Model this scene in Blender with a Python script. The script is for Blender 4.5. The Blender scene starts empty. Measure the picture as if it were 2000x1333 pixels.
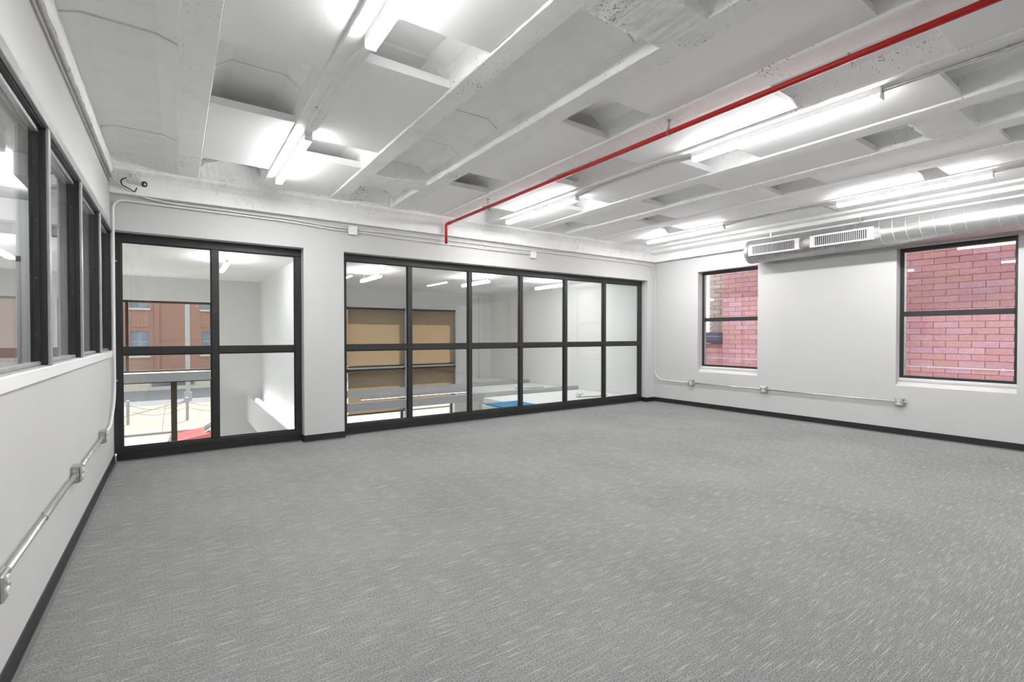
import bpy, bmesh, math, random
from mathutils import Vector, Matrix
random.seed(7)
S = bpy.context.scene
COL = S.collection

# ------------------------------------------------------------------ camera
cam_d = bpy.data.cameras.new('camera')
cam = bpy.data.objects.new('camera', cam_d); COL.objects.link(cam)
cam_d.sensor_width = 36.0
cam_d.lens = 36.0 * 948.42 / 2000.0
cam_d.clip_start = 0.05; cam_d.clip_end = 300
yaw, pitch, roll = math.radians(34.701), math.radians(0.705), math.radians(-0.029)
Fv = Vector((math.sin(yaw)*math.cos(pitch), math.cos(yaw)*math.cos(pitch), -math.sin(pitch)))
Rv = Vector((math.cos(yaw), -math.sin(yaw), 0)); Uv = Rv.cross(Fv)
R2 = Rv*math.cos(roll)+Uv*math.sin(roll); U2 = -Rv*math.sin(roll)+Uv*math.cos(roll)
M = Matrix((( R2.x, U2.x, -Fv.x, 0.6049), (R2.y, U2.y, -Fv.y, 0.0), (R2.z, U2.z, -Fv.z, 1.5), (0,0,0,1)))
cam.matrix_world = M
S.camera = cam

# ------------------------------------------------------------------ world, sun, exposure
W = bpy.data.worlds.new('sky'); S.world = W; W.use_nodes = True
nt = W.node_tree; nt.nodes.clear()
bg = nt.nodes.new('ShaderNodeBackground'); wo = nt.nodes.new('ShaderNodeOutputWorld')
bg.inputs[0].default_value = (0.86, 0.93, 1.0, 1); bg.inputs[1].default_value = 3.0
nt.links.new(bg.outputs[0], wo.inputs[0])
sun_d = bpy.data.lights.new('sun', 'SUN'); sun = bpy.data.objects.new('sun', sun_d); COL.objects.link(sun)
sun_d.energy = 11.0; sun_d.angle = math.radians(0.6); sun_d.color = (1.0, 0.93, 0.82)
sd = Vector((-0.30, -0.62, -0.86)).normalized()
sun.rotation_euler = sd.to_track_quat('-Z', 'Y').to_euler()
sun.location = (10, 40, 30)
S.view_settings.view_transform = 'Standard'; S.view_settings.look = 'None'
S.view_settings.gamma = 1.0; S.view_settings.use_curve_mapping = False
S.view_settings.exposure = 0.32
S.cycles.max_bounces = 16; S.cycles.diffuse_bounces = 12; S.cycles.transparent_max_bounces = 16
LAMP = 134.0          # radiance of the ceiling light lenses

# ------------------------------------------------------------------ materials
MATS = {}
def nodes(name):
    m = bpy.data.materials.new(name); m.use_nodes = True
    t = m.node_tree; b = t.nodes['Principled BSDF']; MATS[name] = m
    return m, t, b
def N(t, typ, **kw):
    n = t.nodes.new(typ)
    for k, v in kw.items():
        if k in n.inputs: n.inputs[k].default_value = v
        else: setattr(n, k, v)
    return n
def pos(t, scale=(1,1,1), rot=(0,0,0)):
    g = t.nodes.new('ShaderNodeNewGeometry'); mp = t.nodes.new('ShaderNodeMapping')
    mp.inputs['Scale'].default_value = scale; mp.inputs['Rotation'].default_value = rot
    t.links.new(g.outputs['Position'], mp.inputs[0]); return mp.outputs[0]
def ramp(t, fac, stops):
    r = t.nodes.new('ShaderNodeValToRGB'); t.links.new(fac, r.inputs[0])
    e = r.color_ramp.elements
    while len(e) < len(stops): e.new(0.5)
    for i, (p, c) in enumerate(stops):
        e[i].position = p; e[i].color = (c, c, c, 1) if not isinstance(c, tuple) else (*c, 1)
    return r.outputs[0]
def plain(name, col, rough=0.5, metal=0.0, var=0.04, vscale=6, bump=0.0, bscale=80, spec=None):
    m, t, b = nodes(name)
    n = N(t, 'ShaderNodeTexNoise', Scale=vscale, Detail=4.0); t.links.new(pos(t), n.inputs['Vector'])
    c0 = tuple(max(0, x*(1-var)) for x in col); c1 = tuple(min(1, x*(1+var)) for x in col)
    o = ramp(t, n.outputs['Fac'], [(0.3, c0), (0.7, c1)])
    t.links.new(o, b.inputs['Base Color'])
    b.inputs['Roughness'].default_value = rough; b.inputs['Metallic'].default_value = metal
    if spec is not None: b.inputs['Specular IOR Level'].default_value = spec
    if bump:
        n2 = N(t, 'ShaderNodeTexNoise', Scale=bscale, Detail=5.0); t.links.new(pos(t), n2.inputs['Vector'])
        bp = N(t, 'ShaderNodeBump', Strength=bump, Distance=0.01); t.links.new(n2.outputs['Fac'], bp.inputs['Height'])
        t.links.new(bp.outputs[0], b.inputs['Normal'])
    return m
def concrete(name, base, pit_lo, pit_hi, bump, bscale=26, pscale=34):
    """painted concrete: rough relief and dark pits where the paint misses"""
    m, t, b = nodes(name)
    n = N(t, 'ShaderNodeTexNoise', Scale=5.0, Detail=5.0); t.links.new(pos(t), n.inputs['Vector'])
    c = ramp(t, n.outputs['Fac'], [(0.3, base*0.95), (0.7, min(1, base*1.04))])
    p = N(t, 'ShaderNodeTexNoise', Scale=pscale, Detail=3.0, Roughness=0.6); t.links.new(pos(t), p.inputs['Vector'])
    q = N(t, 'ShaderNodeTexNoise', Scale=2.3, Detail=3.0); t.links.new(pos(t), q.inputs['Vector'])
    ad = N(t, 'ShaderNodeMath', operation='MULTIPLY_ADD'); t.links.new(q.outputs['Fac'], ad.inputs[0]); ad.inputs[1].default_value = 0.55
    t.links.new(p.outputs['Fac'], ad.inputs[2])
    pit = ramp(t, ad.outputs[0], [(pit_lo, 0.0), (pit_hi, 1.0)])
    mx = N(t, 'ShaderNodeMix', data_type='RGBA'); t.links.new(pit, mx.inputs[0])
    t.links.new(c, mx.inputs[6]); mx.inputs[7].default_value = (0.22, 0.22, 0.215, 1)
    t.links.new(mx.outputs[2], b.inputs['Base Color']); b.inputs['Roughness'].default_value = 0.75
    n2 = N(t, 'ShaderNodeTexNoise', Scale=bscale, Detail=8.0, Roughness=0.65); t.links.new(pos(t), n2.inputs['Vector'])
    sb = N(t, 'ShaderNodeMath', operation='SUBTRACT'); t.links.new(n2.outputs['Fac'], sb.inputs[0]); t.links.new(pit, sb.inputs[1])
    bp = N(t, 'ShaderNodeBump', Strength=bump, Distance=0.012); t.links.new(sb.outputs[0], bp.inputs['Height'])
    t.links.new(bp.outputs[0], b.inputs['Normal'])
    return m
def emit(name, col, strength):
    m, t, b = nodes(name)
    b.inputs['Base Color'].default_value = (0.9, 0.9, 0.9, 1)
    b.inputs['Emission Color'].default_value = (*col, 1); b.inputs['Emission Strength'].default_value = strength
    return m
def glass(name, tint, ior=1.5, rough=0.0):
    m, t, b = nodes(name)
    t.nodes.remove(b); out = t.nodes['Material Output']
    tr = N(t, 'ShaderNodeBsdfTransparent'); tr.inputs[0].default_value = (*tint, 1)
    gl = N(t, 'ShaderNodeBsdfGlossy', Roughness=rough); gl.inputs[0].default_value = (1, 1, 1, 1)
    # a pane is thin: both of its faces reflect like the air side
    geo = N(t, 'ShaderNodeNewGeometry'); mi = N(t, 'ShaderNodeMix', data_type='FLOAT'); t.links.new(geo.outputs['Backfacing'], mi.inputs[0])
    mi.inputs[2].default_value = ior; mi.inputs[3].default_value = 1.0/ior
    fr = N(t, 'ShaderNodeFresnel'); t.links.new(mi.outputs[0], fr.inputs['IOR']); mx = N(t, 'ShaderNodeMixShader')
    t.links.new(fr.outputs[0], mx.inputs[0]); t.links.new(tr.outputs[0], mx.inputs[1]); t.links.new(gl.outputs[0], mx.inputs[2])
    t.links.new(mx.outputs[0], out.inputs[0])
    return m

WALL = plain('wall_paint', (0.545, 0.545, 0.545), 0.6, var=0.012, vscale=1.5, bump=0.04, bscale=140)
CONC = concrete('painted_concrete', 0.94, 0.965, 1.02, 0.3, 26, 60)
ROUGH = concrete('rough_concrete', 0.92, 0.965, 1.02, 0.7, 30, 55)
PAN = concrete('pan_concrete', 0.94, 1.03, 1.08, 0.10, 18, 22)
PANEL = plain('panel_white', (0.95, 0.95, 0.95), 0.65, var=0.008, vscale=2)
BLACK = plain('black_frame', (0.021, 0.021, 0.022), 0.4, var=0.1, vscale=30)
RUBBER = plain('black_rubber', (0.011, 0.011, 0.013), 0.45, var=0.1)
TOE = plain('rubber_toe_sheen', (0.10, 0.10, 0.10), 0.3, var=0.1)  # paler than the board: the toe's reflection put into its colour
GREYTRIM = plain('grey_steel_trim', (0.42, 0.42, 0.42), 0.35, metal=0.5, var=0.12, vscale=9)
STEEL = plain('galvanised_steel', (0.62, 0.62, 0.62), 0.32, metal=0.9, var=0.1, vscale=25)
ZINC = plain('zinc_box', (0.40, 0.40, 0.39), 0.45, metal=0.7, var=0.2, vscale=60)
ZINCD = plain('dark_screw', (0.10, 0.10, 0.10), 0.4, metal=0.5)
PAINTPIPE = plain('painted_conduit', (0.72, 0.72, 0.72), 0.45, var=0.03)
WHITE = plain('white_enamel', (0.86, 0.86, 0.86), 0.35, var=0.01)
PLASTIC = plain('white_plastic', (0.82, 0.82, 0.80), 0.3, var=0.01)
DARK = plain('dark_void', (0.012, 0.012, 0.012), 0.6)
RED = plain('red_pipe_paint', (0.50, 0.010, 0.007), 0.35, var=0.12, vscale=12)
LENS = emit('light_lens', (1.0, 0.995, 0.985), LAMP)
FLANKFILL = emit('added_flank_glow', (1.0, 0.995, 0.985), LAMP*0.34)
GLASS = glass('clear_glass', (0.955, 0.965, 0.96))
GLASSL = glass('side_glass', (0.93, 0.94, 0.94))
GLASSR = glass('outer_glass', (0.97, 0.95, 0.98), 1.6)

def carpet():
    m, t, b = nodes('grey_carpet')
    # loop pile specks
    a = N(t, 'ShaderNodeTexNoise', Scale=1.0, Detail=3.0, Roughness=0.7); t.links.new(pos(t, (110, 190, 1)), a.inputs['Vector'])
    # pale dashes running along X
    d = N(t, 'ShaderNodeTexNoise', Scale=1.0, Detail=2.0, Roughness=0.5); t.links.new(pos(t, (5.5, 210, 1)), d.inputs['Vector'])
    dd = ramp(t, d.outputs['Fac'], [(0.53, 0.0), (0.68, 1.0)])
    br = N(t, 'ShaderNodeTexNoise', Scale=1.0, Detail=2.0); t.links.new(pos(t, (11, 40, 1)), br.inputs['Vector'])
    brr = ramp(t, br.outputs['Fac'], [(0.36, 0.15), (0.60, 1.0)])
    ml = N(t, 'ShaderNodeMath', operation='MULTIPLY'); t.links.new(dd, ml.inputs[0]); t.links.new(brr, ml.inputs[1])
    big = N(t, 'ShaderNodeTexNoise', Scale=0.9, Detail=3.0); t.links.new(pos(t), big.inputs['Vector'])
    base = ramp(t, a.outputs['Fac'], [(0.30, 0.085), (0.50, 0.212), (0.72, 0.39)])
    bigc = ramp(t, big.outputs['Fac'], [(0.3, 0.90), (0.7, 1.08)])
    mu = N(t, 'ShaderNodeMix', data_type='RGBA', blend_type='MULTIPLY'); mu.inputs[0].default_value = 1
    t.links.new(base, mu.inputs[6]); t.links.new(bigc, mu.inputs[7])
    mx = N(t, 'ShaderNodeMix', data_type='RGBA'); t.links.new(ml.outputs[0], mx.inputs[0])
    t.links.new(mu.outputs[2], mx.inputs[6]); mx.inputs[7].default_value = (0.40, 0.40, 0.40, 1)
    t.links.new(mx.outputs[2], b.inputs['Base Color'])
    b.inputs['Roughness'].default_value = 0.95; b.inputs['Specular IOR Level'].default_value = 0.1
    bp = N(t, 'ShaderNodeBump', Strength=0.5, Distance=0.004); t.links.new(a.outputs['Fac'], bp.inputs['Height'])
    t.links.new(bp.outputs[0], b.inputs['Normal'])
    return m
CARPET = carpet()

def duct_metal():
    m, t, b = nodes('brushed_duct')
    n = N(t, 'ShaderNodeTexNoise', Scale=1.0, Detail=4.0); t.links.new(pos(t, (60, 3, 60)), n.inputs['Vector'])
    o = ramp(t, n.outputs['Fac'], [(0.3, 0.55), (0.7, 0.66)]); t.links.new(o, b.inputs['Base Color'])
    b.inputs['Metallic'].default_value = 0.92; b.inputs['Roughness'].default_value = 0.34
    return m
DUCT = duct_metal()
SEAM = plain('duct_seam', (0.72, 0.72, 0.72), 0.4, metal=0.7, var=0.03)

def shade_mat():
    m, t, b = nodes('shade_fabric'); t.nodes.remove(b); out = t.nodes['Material Output']
    n = N(t, 'ShaderNodeTexNoise', Scale=300.0, Detail=2.0); t.links.new(pos(t), n.inputs['Vector'])
    o = ramp(t, n.outputs['Fac'], [(0.3, (0.12, 0.11, 0.09)), (0.7, (0.16, 0.145, 0.12))])
    df = N(t, 'ShaderNodeBsdfDiffuse'); tl = N(t, 'ShaderNodeBsdfTranslucent')
    tl.inputs[0].default_value = (0.215, 0.150, 0.088, 1)
    t.links.new(o, df.inputs[0]); mx = N(t, 'ShaderNodeMixShader'); mx.inputs[0].default_value = 0.5
    t.links.new(df.outputs[0], mx.inputs[1]); t.links.new(tl.outputs[0], mx.inputs[2]); t.links.new(mx.outputs[0], out.inputs[0])
    return m
SHADE = shade_mat()

def brick_wall_mat(name, c1, c2, mortar, w, h, axis='XZ'):
    m, t, b = nodes(name)
    g = t.nodes.new('ShaderNodeNewGeometry'); sp = t.nodes.new('ShaderNodeSeparateXYZ'); cb = t.nodes.new('ShaderNodeCombineXYZ')
    t.links.new(g.outputs['Position'], sp.inputs[0])
    t.links.new(sp.outputs[axis[0]], cb.inputs['X']); t.links.new(sp.outputs[axis[1]], cb.inputs['Y'])
    k = N(t, 'ShaderNodeTexBrick'); t.links.new(cb.outputs[0], k.inputs['Vector'])
    k.inputs['Color1'].default_value = (*c1, 1); k.inputs['Color2'].default_value = (*c2, 1); k.inputs['Mortar'].default_value = (*mortar, 1)
    k.inputs['Scale'].default_value = 1.0; k.inputs['Brick Width'].default_value = w; k.inputs['Row Height'].default_value = h
    k.inputs['Mortar Size'].default_value = 0.008
    t.links.new(k.outputs['Color'], b.inputs['Base Color']); b.inputs['Roughness'].default_value = 0.85
    return m
FARBRICK = brick_wall_mat('far_brick', (0.225, 0.108, 0.072), (0.19, 0.093, 0.065), (0.22, 0.15, 0.12), 0.25, 0.09)
BRICKS = [plain('neighbour_brick_%d' % i, c, 0.8, var=0.10, vscale=22, bump=0.15, bscale=120) for i, c in enumerate(
    [(0.78, 0.46, 0.43), (0.74, 0.42, 0.40), (0.76, 0.46, 0.38), (0.76, 0.48, 0.51), (0.71, 0.40, 0.39), (0.80, 0.53, 0.53)])]
MORTAR = plain('dark_mortar', (0.52, 0.28, 0.28), 0.9, var=0.1)
REDWALL = brick_wall_mat('neighbour_wall_brick', (0.50, 0.215, 0.185), (0.46, 0.19, 0.17), (0.30, 0.16, 0.16), 0.305, 0.1016, 'YZ')
BEIGE = [plain('beige_brick_%d' % i, c, 0.85, var=0.08, vscale=20) for i, c in enumerate([(0.50, 0.42, 0.33), (0.56, 0.49, 0.40), (0.45, 0.38, 0.31)])]
FLASH = plain('slate_flashing', (0.14, 0.14, 0.20), 0.4)
PAVE = plain('sunlit_pavement', (0.24, 0.205, 0.15), 0.9, var=0.06, vscale=1.2)
ROAD = plain('road', (0.22, 0.20, 0.195), 0.9, var=0.06, vscale=2)
ASPH = plain('asphalt', (0.12, 0.12, 0.13), 0.9, var=0.06)
KERB = plain('kerb', (0.20, 0.17, 0.16), 0.9)
BOLLP = plain('lamp_post_grey', (0.24, 0.24, 0.24), 0.5)
BOLL = plain('bollard_grey', (0.20, 0.19, 0.19), 0.5)
CARRED = plain('car_red', (0.40, 0.07, 0.07), 0.2, var=0.02)
CARGLASS = plain('car_glass', (0.06, 0.06, 0.07), 0.08)
CHROME = plain('chrome', (0.8, 0.8, 0.8), 0.15, metal=1.0)
TYRE = plain('tyre', (0.02, 0.02, 0.02), 0.8)
BROWN = plain('bronze_frame', (0.055, 0.034, 0.022), 0.4, var=0.08)
GREYWALL = plain('lobby_paint', (0.74, 0.74, 0.74), 0.7, var=0.012)
LOBBEAM = plain('beam_grey', (0.42, 0.43, 0.44), 0.6, var=0.04)
LOBWHITE = plain('slab_white', (0.86, 0.86, 0.85), 0.6, var=0.01)
BLUE = plain('blue_board', (0.0, 0.24, 0.50), 0.5, var=0.03)
LOBFLOOR = plain('lobby_floor', (0.45, 0.44, 0.42), 0.6)
LIMESTONE = plain('limestone', (0.36, 0.32, 0.26), 0.85, var=0.05)
FARGLASS = plain('far_window_glass', (0.09, 0.11, 0.14), 0.15, var=0.35, vscale=1.3)
FARFRAME = plain('far_window_frame', (0.25, 0.25, 0.26), 0.6)
LOBLENS = emit('lobby_lens', (1, 1, 1), 52.0)
COVELENS = emit('cove_lens', (1, 1, 1), 4.5)
NEXTFILL = emit('next_room_fill_glow', (1, 1, 1), 80.0)  # glow of the fill lights added behind the left windows

# ------------------------------------------------------------------ helpers
WL = {}
def place(ob, parent, c):
    COL.objects.link(ob)
    if parent is not None:
        ob.parent = parent; ob.location = Vector(c) - WL[parent.name]
    else: ob.location = c
    WL[ob.name] = Vector(c)
def obj(name, bm, mat, parent=None, smooth=False, kind=None, bevel=0.0):
    if bevel:
        bmesh.ops.bevel(bm, geom=[e for e in bm.edges], offset=bevel, segments=1, affect='EDGES', clamp_overlap=True)
    bmesh.ops.recalc_face_normals(bm, faces=bm.faces[:])
    me = bpy.data.meshes.new(name); 
    xs = [v.co for v in bm.verts]
    c = Vector([(min(v[i] for v in xs)+max(v[i] for v in xs))/2 for i in range(3)])
    for v in bm.verts: v.co -= c
    bm.to_mesh(me); bm.free()
    if smooth:
        for p in me.polygons: p.use_smooth = True
    me.materials.append(mat)
    o = bpy.data.objects.new(name, me); place(o, parent, c)
    if kind: o['kind'] = kind
    return o
def tag(o, label, cat, group=None, kind=None):
    o['label'] = label; o['category'] = cat
    if group: o['group'] = group
    if kind: o['kind'] = kind
    return o
def empty(name, loc, label=None, cat=None, group=None, kind=None, parent=None):
    o = bpy.data.objects.new(name, None); o.empty_display_size = 0.1; place(o, parent, Vector(loc))
    if label: tag(o, label, cat, group, kind)
    return o
def bx(bm, x0, x1, y0, y1, z0, z1):
    vs = [bm.verts.new((x, y, z)) for z in (z0, z1) for y in (y0, y1) for x in (x0, x1)]
    for f in ((0,1,3,2),(4,6,7,5),(0,4,5,1),(2,3,7,6),(0,2,6,4),(1,5,7,3)): bm.faces.new([vs[i] for i in f])
    return vs
def box(name, b, mat, parent=None, bevel=0.0, kind=None):
    bm = bmesh.new(); bx(bm, *b); return obj(name, bm, mat, parent, bevel=bevel, kind=kind)
def frame_axes(d):
    d = d.normalized(); a = Vector((0,0,1)) if abs(d.z) < 0.9 else Vector((1,0,0))
    u = d.cross(a).normalized(); return u, u.cross(d).normalized()
def tubebm(bm, pts, r, seg=10, caps=True):
    pts = [Vector(p) for p in pts]; rings = []; prev = None
    for i, p in enumerate(pts):
        d = (pts[min(i+1, len(pts)-1)] - pts[max(i-1, 0)])
        if prev is None: u, v = frame_axes(d)
        else:
            d = d.normalized(); u = prev - d*prev.dot(d); u.normalize(); v = u.cross(d)
        prev = u
        rr = r[i] if isinstance(r, (list, tuple)) else r
        rings.append([bm.verts.new(p + (u*math.cos(2*math.pi*k/seg) + v*math.sin(2*math.pi*k/seg))*rr) for k in range(seg)])
    for a, b in zip(rings, rings[1:]):
        for k in range(seg): bm.faces.new((a[k], a[(k+1) % seg], b[(k+1) % seg], b[k]))
    if caps: bm.faces.new(rings[0][::-1]); bm.faces.new(rings[-1])
def fillet(pts, rad, n=6):
    pts = [Vector(p) for p in pts]; out = [pts[0]]
    for a, b, c in zip(pts, pts[1:], pts[2:]):
        r = min(rad, (a-b).length*0.48, (c-b).length*0.48)
        p0 = b + (a-b).normalized()*r; p1 = b + (c-b).normalized()*r
        for i in range(n+1):
            t = i/n; out.append((1-t)**2*p0 + 2*t*(1-t)*b + t*t*p1)
    out.append(pts[-1]); return out
def tube(name, pts, r, mat, parent=None, rad=0.08, seg=10, n=6):
    bm = bmesh.new(); tubebm(bm, fillet(pts, rad, n), r, seg); return obj(name, bm, mat, parent, smooth=True)
def cyl(name, p0, p1, r, mat, parent=None, seg=16):
    bm = bmesh.new(); tubebm(bm, [p0, p1], r, seg); return obj(name, bm, mat, parent)
def loft(name, prof, ys, mat, parent=None, jit=0.0, seed=0, kind=None):
    """closed XZ profile swept along Y, its corners knocked about by jit"""
    rnd = random.Random(seed); bm = bmesh.new(); rings = []
    for y in ys:
        rings.append([bm.verts.new((x + rnd.uniform(-jit, jit), y, z + rnd.uniform(-jit, jit)*0.6)) for x, z in prof])
    n = len(prof)
    for a, b in zip(rings, rings[1:]):
        for k in range(n): bm.faces.new((a[k], a[(k+1) % n], b[(k+1) % n], b[k]))
    bm.faces.new(rings[0]); bm.faces.new(rings[-1][::-1])
    return obj(name, bm, mat, parent, kind=kind)
def steps(a, b, d):
    n = max(1, int(round((b-a)/d))); return [a + (b-a)*i/n for i in range(n+1)]
def union(name, boxes, mat, parent=None, kind=None, bevel=0.0):
    bm = bmesh.new()
    for b in boxes: bx(bm, *b)
    return obj(name, bm, mat, parent, kind=kind, bevel=bevel)

YB, XW, YR = 7.187, 9.4935, -4.6      # back wall, right wall, rear wall
FR = 7.345                             # front of the back window frames
ZJ = 3.40                              # underside of the joists
# ------------------------------------------------------------------ floor and walls
tag(box('floor', (-0.15, XW+0.3, YR-0.2, YB+0.28, -0.18, 0.0), CARPET), 'grey loop pile carpet floor with pale dashes', 'floor', kind='structure')

wl = union('wall_left', [(-0.12, 0, YR, YB+0.28, 0, 1.255), (-0.12, 0, YR, YB+0.28, 2.765, 3.76), (-0.12, 0, YR, 0.35, 1.255, 2.765), (-0.12, 0, 7.30, YB+0.28, 1.255, 2.765)], WALL)
tag(wl, 'white painted wall at the left with a strip of windows', 'wall', kind='structure')
x1, x2, x3 = 2.0694, 2.6168, 9.2559; ZH = 2.71
wb = union('wall_back', [(-0.12, XW+0.3, YB, YB+0.28, ZH, 3.76), (x1, x2, YB, YB+0.28, 0, ZH), (x3, XW+0.3, YB, YB+0.28, 0, ZH), (-0.12, XW+0.3, YB+0.16, YB+0.28, 0, 0.06)], WALL)
tag(wb, 'white wall at the back holding two black framed windows', 'wall', kind='structure')
WA, WBn = (4.82, 6.08), (1.433, 2.712); ZS, ZT = 0.738, 2.80
wr = union('wall_right', [(XW, XW+0.3, YR, YB+0.28, 0, ZS), (XW, XW+0.3, YR, YB+0.28, ZT, 3.76), (XW, XW+0.3, YR, WBn[0], ZS, ZT),
    (XW, XW+0.3, WBn[1], WA[0], ZS, ZT), (XW, XW+0.3, WA[1], YB+0.28, ZS, ZT)], WALL)
tag(wr, 'white painted wall at the right with two sash windows', 'wall', kind='structure')
tag(box('wall_rear', (-0.12, XW+0.3, YR-0.2, YR, 0, 3.76), WALL), 'white wall closing the room behind the viewpoint', 'wall', kind='structure')

# ------------------------------------------------------------------ ceiling
ceil = box('ceiling', (-0.15, XW+0.3, YR-0.2, YB+0.28, 3.76, 3.9), CONC)
tag(ceil, 'white painted concrete joist ceiling with inset panels', 'ceiling', kind='structure')
J = [(0.640, 0.848), (1.506, 1.700), (2.375, 2.560), (3.245, 3.445), (4.095, 4.345), (4.955, 5.170), (5.825, 6.045), (6.660, 6.885), (7.470, 7.700), (8.235, 8.440)]
for i, (a, b) in enumerate(J):
    rough = 0.0028 if i in (2, 3) else 0.0014
    prof = [(a-0.012, 3.56), (a, ZJ+0.006), (a+0.006, ZJ), (b-0.006, ZJ), (b, ZJ+0.006), (b+0.012, 3.56), (b+0.012, 3.76), (a-0.012, 3.76)]
    loft('joist', prof, steps(YR, 7.12, 0.06), CONC if i not in (2, 3) else ROUGH, ceil, rough, 100+i)
edges = [(-0.02, 0.0)] + J + [(9.10, 9.2)]
seam_sets = {0: [2.0, 3.02, 4.05, 5.08, 6.06], 3: [2.3, 3.2, 4.04, 4.85, 5.66]}
for i in range(len(edges)-1):
    xl, xr = edges[i][1], edges[i+1][0]
    if i == 0: xl = 0.0
    ys = [YR] + [y for y in seam_sets.get(i, [-2.0, 0.7, 1.6, 2.55, 3.5, 4.4, 5.3, 6.2])] + [6.86]
    rnd = random.Random(50+i)
    for y0, y1 in zip(ys, ys[1:]):
        dz = rnd.uniform(-0.010, 0.010); dx = rnd.uniform(-0.004, 0.004)
        zt = {0: 3.53, 3: 3.60}.get(i, 3.66) + dz; zl = {0: 3.495, 3: 3.535}.get(i, 3.58) + dz
        prof = [(xl-0.02, zl-0.02), (xl+0.02+dx, zl), (xl+0.13+dx, zt), (xr-0.13+dx, zt), (xr-0.02+dx, zl), (xr+0.02, zl-0.02), (xr+0.02, 3.77), (xl-0.02, 3.77)]
        loft('pan', prof, [y0+0.012] + steps(y0+0.05, y1-0.05, 0.3) + [y1-0.001], PAN, ceil, 0.002, 300+i*20+int(y0*7) % 17)
    # arched end of the void where the pan stops short of the beam
    bm = bmesh.new(); nseg = 10; top = []; bot = []
    for k in range(nseg+1):
        u = k/nseg; x = xl + (xr-xl)*u
        arch = math.sin(math.pi*u)**0.6 if 0 < u < 1 else 0
        top.append(bm.verts.new((x, 6.84, 3.47+0.14*arch))); bot.append(bm.verts.new((x, 7.0+rnd.uniform(-.0015, .0015), ZJ+0.004)))
    t2 = [bm.verts.new((v.co.x, 7.0, 3.72)) for v in top]
    b2 = [bm.verts.new((v.co.x, 7.13, ZJ+0.002)) for v in bot]; t3 = [bm.verts.new((v.co.x, 7.13, 3.74)) for v in top]
    for k in range(nseg):
        bm.faces.new((top[k], top[k+1], bot[k+1], bot[k])); bm.faces.new((bot[k], bot[k+1], b2[k+1], b2[k])); bm.faces.new((top[k], t2[k], t2[k+1], top[k+1]))
    obj('pan_end', bm, CONC, ceil)
# cross ribs
def rib(i, y0, y1, mat=ROUGH, seed=1, zb=ZJ):
    xl, xr = edges[i][1]-0.02, edges[i+1][0]+0.02
    rnd = random.Random(seed); bm = bmesh.new(); rings = []
    for x in steps(xl, xr, 0.035):
        j = lambda s: rnd.uniform(-s, s)
        rings.append([bm.verts.new(p) for p in ((x, y0-0.02+j(.004), 3.62), (x, y0+j(.008), zb+0.012+j(.006)), (x, y0+0.03+j(.006), zb+j(.004)), (x, y1-0.03+j(.006), zb+j(.004)), (x, y1+j(.008), zb+0.012+j(.006)), (x, y1+0.02+j(.004), 3.62))])
    for a, b in zip(rings, rings[1:]):
        for k in range(5): bm.faces.new((a[k], a[k+1], b[k+1], b[k]))
    return obj('cross_rib', bm, mat, ceil)
rib(3, 5.70, 5.99, CONC, 3); rib(3, 1.72, 2.13, ROUGH, 4); rib(7, 1.25, 1.60, CONC, 5); rib(0, 1.72, 2.1, CONC, 6)
# inset panels
EVEN = [(-3.3, -1.65), (-1.06, 0.59), (1.165, 2.81), (3.39, 5.03), (5.58, 6.975)]
ODD = [(-3.4, -1.75), (-0.66, 1.0), (2.02, 3.695), (4.715, 6.20)]
bays = {1: ODD, 2: EVEN, 4: EVEN, 5: ODD, 6: EVEN, 7: ODD[:1] + ODD[2:], 8: EVEN, 9: [(-3.3, -1.7), (-1.0, 1.82), (2.05, 5.48), (5.86, 6.975)], 10: EVEN[:1] + [(-1.6, 3.3), (3.34, 6.975)]}
pn = 0
for i, spans in bays.items():
    xl, xr = edges[i][1]+0.004, edges[i+1][0]-0.004
    for (y0, y1) in spans:
        rnd = random.Random(900+pn); pn += 1
        z = ZJ + 0.016 + rnd.uniform(-0.005, 0.006); h = 0.075; bm = bmesh.new()
        vs = bx(bm, xl, xr, y0, y1, z, z+h)
        for v in vs: v.co.z += rnd.uniform(-0.004, 0.004)
        for v in vs[4:]: v.co.y += 0.016 if v.co.y < (y0+y1)/2 else -0.012
        obj('ceiling_panel', bm, PANEL, ceil, bevel=0.003)
# perimeter concrete beams
def beam_profile(yf):
    return [(yf+0.004, 3.125), (yf-0.004, 3.29), (yf-0.035, 3.335), (yf-0.09, 3.372), (yf-0.10, 3.41), (yf+0.12, 3.76), (YB+0.05, 3.76), (YB+0.05, 3.125)]
bm = bmesh.new(); rnd = random.Random(12); rings = []
for x in steps(-0.02, XW+0.02, 0.045):
    j = lambda s: rnd.uniform(-s, s)
    rings.append([bm.verts.new((x, y+j(.0008 if k < 2 or k > 4 else .005), z+(0 if k in (0, 1, 7) else j(.005)))) for k, (y, z) in enumerate(beam_profile(7.11))])
for a, b in zip(rings, rings[1:]):
    for k in range(8): bm.faces.new((a[k], a[(k+1) % 8], b[(k+1) % 8], b[k]))
tag(obj('trim_1', bm, CONC), 'rough white concrete edge beam above the back windows', 'beam', kind='structure')
tb = loft('trim_2', [(9.10, 3.405), (9.11, 3.375), (9.20, 3.355), (9.21, 3.30), (9.27, 3.285), (9.375, 3.27), (9.38, 3.12), (XW+0.02, 3.12), (XW+0.02, 3.76), (9.10, 3.76)], steps(YR, 7.12, 0.05), CONC, None, 0.0015, 77)
tag(tb, 'stepped white concrete edge beam above the silver duct', 'beam', kind='structure')
tl = loft('trim_3', [(-0.01, 3.30), (0.030, 3.305), (0.042, 3.35), (0.02, 3.54), (-0.01, 3.54)], steps(YR, 7.0, 0.05), CONC, None, 0.003, 78)
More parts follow.
